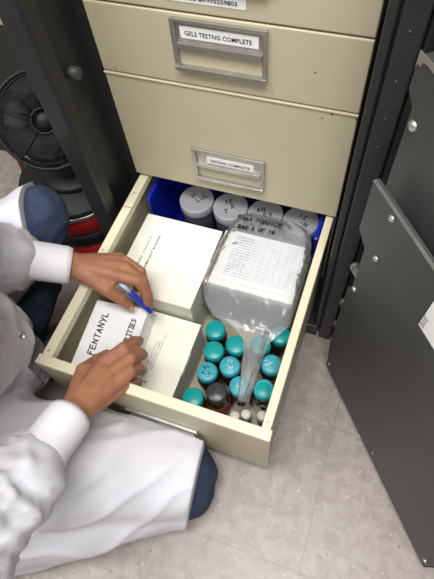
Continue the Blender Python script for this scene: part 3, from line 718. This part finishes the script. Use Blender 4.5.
def hand(mb, H, elbow, FR):
    w = Vector(H['wrist']); e = Vector(elbow)
    mb.cap(e, w + (e - w) * .25, .044, .031, 24); mb.cap(w + (e - w) * .25, w, .031, .0265, 24)
    mc = [Vector(H[k][0]) for k in 'imrl']
    for k in range(4):
        p = mc[k]; r = (.0125, .013, .0125, .0115)[k]
        mid = w + (p - w) * .45
        mb.cap(w + (p - w) * .06, mid, .0215, .0185, 18); mb.cap(mid, p, .0185, r, 18)
    for k in range(3):
        for s in (.35, .6, .85):
            a = w + (mc[k] - w) * s; c = w + (mc[k + 1] - w) * s; mb.cap(a, c, .0155 - .002 * s, .0155 - .002 * s, 16)
    t = [Vector(p) for p in H['t']]
    mb.cap(w, t[0], .022, .0175, 18); mb.cap(t[0], t[1], .0175, .0125, 18)
    mb.cap(w + (mc[0] - w) * .45, t[0] + (t[1] - t[0]) * .55, .016, .0125, 16)      # thumb web
    mb.cap(w + (mc[0] - w) * .75, t[0] + (t[1] - t[0]) * .9, .0125, .0115, 16); mb.cap(w + (mc[0] - w) * .95, t[0] + (t[1] - t[0]) * 1.0, .0095, .0095, 16)
    for k in 'imrlt':
        P = [Vector(p) for p in H[k]]; r = FR[k]
        for a in range(3): mb.cap(P[a], P[a + 1], r[a], r[a + 1], 16)
        for a in (1, 2): mb.ball(P[a] + Vector((0, 0, .0006)), r[a] * 1.05, n=14)
    for p in mc: mb.ball(p + Vector((0, 0, .0025)), .0108, n=14)                         # knuckles
L_ELB = (-.180, -.366, .430); R_ELB = (.125, -.768, .472)
L_SH = (-.085, -.415, .64); R_SH = (.015, -.705, .655)
PELV = Vector((-.21, -.585, .28)); CHEST = Vector((-.075, -.555, .60))
L_HIP = (-.31, -.485, .27); R_HIP = (-.135, -.675, .235); L_KNEE = (-.118, -.205, .378); R_KNEE = (.304, -.543, .082)
L_ANK = (-.185, -.415, .085); R_ANK = (-.06, -.80, .06)
HEAD = Vector((.0, -.515, .91)); FACE = Vector((.62, .28, -.55)).normalized()
bd = MB()
hand(bd, LH, L_ELB, FR); hand(bd, RH, R_ELB, {k: (v[0] * 1.06, v[1] * 1.10, v[2] * 1.16, v[3] * 1.22) for k, v in FR.items()})
bd.cap(L_SH, L_ELB, .050, .042, 24); bd.cap(R_SH, R_ELB, .050, .042, 24)
bd.cap(PELV, CHEST, .115, .120, 28); bd.cap(L_SH, R_SH, .06, .06, 24); bd.cap(CHEST, (-.03, -.545, .70), .11, .07, 28)
bd.cap((-.03, -.54, .72), HEAD - FACE * .02 - Vector((0, 0, .06)), .055, .052, 24)
bd.cap(L_HIP, L_KNEE, .078, .052, 24); bd.cap(L_KNEE, L_ANK, .050, .036, 24); bd.cap(R_HIP, R_KNEE, .078, .050, 24); bd.cap((.30, -.56, .07), R_ANK, .046, .036, 24)
bd.cap(PELV, L_HIP, .10, .085, 24); bd.cap(PELV, R_HIP, .10, .085, 24)
bd.cap((L_ANK[0], L_ANK[1], .052), (-.10, -.31, .036), .030, .022, 20); bd.cap((R_ANK[0], R_ANK[1], .05), (-.16, -.845, .038), .030, .022, 20)
# head: skull, jaw, nose, brow, lips, ears
fx = FACE; side = Vector((0, 0, 1)).cross(fx).normalized(); fu = fx.cross(side).normalized()
rotF = Matrix((fx, side, fu)).transposed()
bd.ball(HEAD + fu * .02 - fx * .012, .095, (1.02, .80, 1.0), 28, rotF); bd.ball(HEAD - fu * .05 + fx * .022, .062, (1.0, .92, 1.05), 24, rotF)
bd.ball(HEAD - fu * .092 + fx * .055, .022, (1, 1.2, .8), 16, rotF)
bd.cap(HEAD + fx * .080 + fu * .012, HEAD + fx * .103 - fu * .026, .009, .0125, 14)
for s in (-1, 1):
    bd.ball(HEAD + fx * .092 - fu * .028 + side * s * .011, .0085, n=12, rot=rotF)
    bd.ball(HEAD - fx * .012 - fu * .008 + side * s * .077, .026, (.75, .35, 1.15), 14, rotF)
    bd.cap(HEAD + fx * .076 + fu * .026 + side * s * .012, HEAD + fx * .062 + fu * .027 + side * s * .05, .009, .009, 12)
bd.ball(HEAD + fx * .083 - fu * .056, .012, (.8, 1.9, .45), 14, rotF); bd.ball(HEAD + fx * .079 - fu * .066, .012, (.8, 1.7, .55), 14, rotF)
me, co, ed = remesh(bd, .0026, 3, .5)
# fine skin relief: creases at finger joints, tendons
person = finish(me, 'person', M['skin'], None, base=(-.12, -.5, 0))
tag(person, 'person in a white lab coat and jeans kneeling at the open drawer, holding a pen', 'person')
hr = MB(); hr.ball(HEAD + fu * .034 - fx * .026, .101, (1.0, .84, .96), 26, rotF); hr.ball(HEAD - fx * .058 - fu * .012, .07, (.8, 1.0, 1.0), 20, rotF)
hm, _, _ = remesh(hr, .006, 1); finish(hm, 'hair', M['hair'], person)
for s in (-1, 1):
    e_ = MB(); e_.ball(HEAD + fx * .069 + fu * .008 + side * s * .032, .0125, n=14); eo = e_.build('eye', M['eye'], person)
    e_ = MB(); e_.ball(HEAD + fx * .0785 + fu * .0075 + side * s * .032, .0055, (.6, 1, 1), n=12, rot=rotF); e_.build('iris', M['hair'], eo)
# nails on the two thumbs
def nail(tip, back, up, w, parent):
    t = Vector(tip); f = (t - Vector(back)).normalized(); u = Vector(up); u = (u - f * f.dot(u)).normalized(); s = f.cross(u)
    rot = Matrix((f, s, u)).transposed(); q = MB(); q.ball(t + u * w[2] + f * .001, 1, (w[0], w[1], .0016), 14, rot); q.build('fingernail', M['nail'], parent)
nail(LH['t'][3], LH['t'][2], (.2, -.5, .8), (.0058, .0052, .0078), person)

# jeans
jn = MB()
jn.cap(L_HIP, (-.20, -.32, .315), .09, .064, 28); jn.cap((-.20, -.32, .315), L_KNEE, .064, .060, 28); jn.cap(L_KNEE, (-.145, -.29, .24), .060, .060, 26); jn.cap((-.145, -.29, .24), (-.19, -.40, .10), .060, .054, 26)
jn.cap(R_HIP, R_KNEE, .10, .061, 28); jn.cap(R_KNEE, (.292, -.568, .070), .061, .060, 26); jn.cap((.305, -.57, .072), (-.04, -.79, .068), .062, .055, 26)
jn.cap(PELV, L_HIP, .13, .105, 28); jn.cap(PELV, R_HIP, .13, .105, 28)
jm, jc, je = remesh(jn, .006, 6, .5); nr = normals(jm)
dv = np.array([noise.noise(Vector((p[0] * 30, p[1] * 30, p[2] * 42))) * .004 + abs(noise.noise(Vector((p[0] * 16 + 9, p[1] * 16, p[2] * 34)))) * .005 for p in jc])
jc = jc + nr * dv[:, None]; jc[:, 2] = np.maximum(jc[:, 2], .003); jm.vertices.foreach_set('co', jc.ravel()); jm.update()
finish(jm, 'jeans', M['jeans'], person)
for a, b_ in ((L_ANK, (-.07, -.27, .038)), (R_ANK, (-.20, -.87, .042))):
    s_ = MB(); a = Vector(a); q = Vector(b_); s_.cap((a.x, a.y, .048), q, .047, .036, 22); sm, sc_, _ = remesh(s_, .005, 3)
    sc_[:, 2] = np.maximum(sc_[:, 2], .001); sm.vertices.foreach_set('co', sc_.ravel()); sm.update(); finish(sm, 'shoe', M['shoe'], person)

# lab coat: torso, sleeves, skirt over the right thigh, front panel over the lap
cp = MB()
cp.cap(PELV + Vector((0, 0, .02)), CHEST, .155, .150, 32); cp.cap(CHEST, (-.03, -.545, .69), .14, .085, 30); cp.cap(L_SH, R_SH, .088, .088, 28)
cp.cap(CHEST + Vector((.0, .01, -.06)), (-.115, -.490, .33), .10, .105, 28)                       # front hanging over the lap
cp.cap((-.065, -.480, .43), (-.11, -.49, .22), .07, .085, 24)
cp.cap(L_SH, L_ELB, .078, .070, 26); cp.cap(L_ELB, (-.100, -.329, .410), .070, .060, 26)
cp.cap(R_SH, R_ELB, .080, .074, 26); cp.cap(R_ELB, (.141, -.650, .424), .074, .050, 26)
cp.cap(L_HIP, (-.20, -.32, .320), .108, .088, 28); cp.cap((-.20, -.32, .320), (-.115, -.206, .374), .088, .074, 28)
# right thigh: upper ridge and draped lower side
cp.cap((-.13, -.68, .255), (.12, -.60, .175), .125, .112, 30); cp.cap((.12, -.60, .175), (.30, -.548, .128), .112, .088, 30)
cp.cap((-.06, -.78, .11), (.14, -.675, .10), .10, .085, 28); cp.cap((.14, -.675, .10), (.30, -.583, .085), .085, .066, 28)
cp.cap((-.10, -.86, .05), (.20, -.665, .04), .05, .045, 24)
cm, cc, ce = remesh(cp, .0065, 9, .5)
nr = normals(cm)
def seg_t(P, a, b):
    a = np.array(a); b = np.array(b); ab = b - a; t = ((P - a) @ ab) / (ab @ ab); q = a + np.clip(t, 0, 1)[:, None] * ab
    return t, np.linalg.norm(P - q, axis=1), q
disp = np.zeros(len(cc))
th_a = Vector((.96, .29, 0)).normalized(); th_b = Vector((-.29, .96, 0)).normalized()
for i, p in enumerate(cc):
    v = Vector(p); u = v.dot(th_a); w = v.dot(th_b)
    # long soft folds fanning along the thigh, finer crumple everywhere
    diag = noise.noise(Vector((u * 5.0 + w * 3, w * 15 - u * 6, v.z * 13 + 3)))
    fine = noise.noise(Vector((u * 17 + 4, w * 30, v.z * 30)))
    ridge = (1 - abs(noise.noise(Vector((u * 7 + 2, (w - u * .45) * 17 + 7, v.z * 9))))) ** 6
    disp[i] = diag * .009 + fine * .0022 + ridge * .008
for (a, b_, r0) in ((L_ELB, (-.100, -.329, .410), .1), (R_ELB, (.141, -.650, .424), .10), (L_SH, L_ELB, .1), (R_SH, R_ELB, .1)):
    t, dist, q = seg_t(cc, a, b_); sel = (dist < r0) & (t > -.2) & (t < 1.3)
    for i in np.where(sel)[0]:
        v = Vector(cc[i]); dq = v - Vector(q[i])
        ang = math.atan2(dq.z, dq.x + dq.y * .7)
        f = noise.noise(Vector((t[i] * 6 + math.sin(ang) * 1.2, math.cos(ang) * 1.3, 4.2 + a[0])))
        g = (1 - abs(noise.noise(Vector((t[i] * 5 + math.sin(ang) * 1.0, math.cos(ang) * 1.1, 8.2 + a[0]))))) ** 5
        disp[i] += f * .008 + g * .010 - .003
cc = cc + nr * disp[:, None]; cc = laplace(cc, ce, 2, .4)
# hem at the knee: cut the cloth off in a plane so the denim knee comes out of it
cut_n = np.array((.97, .12, -.10)); cut_n /= np.linalg.norm(cut_n); cut_p = np.array((.330, -.545, .12))
over = (cc - cut_p) @ cut_n; mk = over > 0; cc[mk] -= (over[mk][:, None] * cut_n) * .97
kn = np.array((.9, .43, 0)); kn /= np.linalg.norm(kn); kp = np.array((-.118, -.22, .37))
over = (cc - kp) @ kn; mk = (over > 0) & (cc[:, 1] > -.268) & (cc[:, 2] < .48) & (cc[:, 0] < .03); cc[mk] -= (over[mk][:, None] * kn) * .97
cc[:, 2] = np.maximum(cc[:, 2], .0035)
# the cloth stays in front of the drawer face
mf = (cc[:, 0] > -.03) & (cc[:, 2] < .31) & (cc[:, 1] > -.4875); cc[mf, 1] = -.4875
cm.vertices.foreach_set('co', cc.ravel()); cm.update()
coat = finish(cm, 'lab_coat', M['coat'], person)
def cuff(wrist, end, r0, r1, name='knit_cuff'):
    w = Vector(wrist); e = Vector(end); ax = (w - e); L = ax.length; n = 60; prof = []; K = 14
    x, y, a = frame_z(ax); V = []; F = []
    for j in range(K + 1):
        s = j / K; r = r0 + (r1 - r0) * (s ** .8) + (.0015 if j == K - 1 else 0) + .0018 * math.sin(s * 9)
        for i in range(n):
            t = 2 * PI * i / n; rr = r + .0005 * (1 if i % 2 else -1); V.append(e + a * (s * L) + (x * math.cos(t) + y * math.sin(t)) * rr)
    for j in range(1, 3):
        r = r1 - .003 * j
        for i in range(n):
            t = 2 * PI * i / n; V.append(e + a * (L - .004 * (j - 1)) + (x * math.cos(t) + y * math.sin(t)) * r)
    for j in range(K + 2):
        for i in range(n):
            k = (i + 1) % n; F.append((j * n + i, j * n + k, (j + 1) * n + k, (j + 1) * n + i))
    b = MB(); b.add(V, F, True); return b.build(name, M['cuff'], coat)
cuff((-.004, -.2855, .3625), (-.135, -.336, .422), .0500, .0330); cuff((.1405, -.549, .3765), (.139, -.672, .432), .0500, .0345)
bt = MB(); bt.lathe([(.006, 0), (.0062, .001), (.0062, .0022), (.0048, .003), (.0044, .0022), (.0, .0020)], (.0365, -.469, .452), (.72, -.25, .64), 20); bt.build('button', M['chrome'], coat)

# pen in the left hand
pen = thing('pen', 'blue ballpoint pen held in the upper hand', 'pen', (.12, -.28, .25))
p0 = Vector((.0870, -.2760, .331)); p1 = Vector((.1538, -.295, .266)); pa = (p1 - p0).normalized()
b = MB(); b.cyl(p0, p0 + pa * .030, .0050, n=16); b.build('barrel', M['penclear'], pen)
b = MB(); b.lathe([(.0054, 0), (.0060, .002), (.0060, .052), (.0054, .060), (.0034, .064)], p0 + pa * .030, pa, 16); b.build('grip', M['penblue'], pen)
b = MB(); b.lathe([(.0028, 0), (.0008, .006)], p0 + pa * .100, pa, 12); b.build('tip', M['chrome'], pen)

# ------------------------------------------------------------------ light
def area(name, loc, sx, sy, power, rot=(0, 0, 0), col=(1, .985, .965)):
    ld = bpy.data.lights.new(name, 'AREA'); ld.shape = 'RECTANGLE'; ld.size = sx; ld.size_y = sy; ld.energy = power; ld.color = col
    o = bpy.data.objects.new(name, ld); COL.objects.link(o); o.location = loc; o.rotation_euler = rot; return o
area('ceiling_panel', (.55, -.75, 2.7), 1.2, .6, 44)
area('ceiling_panel', (.9, -2.2, 2.7), 1.2, .6, 26)
area('ceiling_panel', (-.9, -1.1, 2.7), 1.2, .6, 36)
wd = bpy.data.worlds.new('room_light'); scene.world = wd; wd.use_nodes = True
wd.node_tree.nodes['Background'].inputs[0].default_value = (1, .98, .95, 1); wd.node_tree.nodes['Background'].inputs[1].default_value = .12
vs = scene.view_settings; vs.view_transform = 'Standard'; vs.look = 'None'; vs.gamma = 1; vs.use_curve_mapping = False; vs.exposure = .32
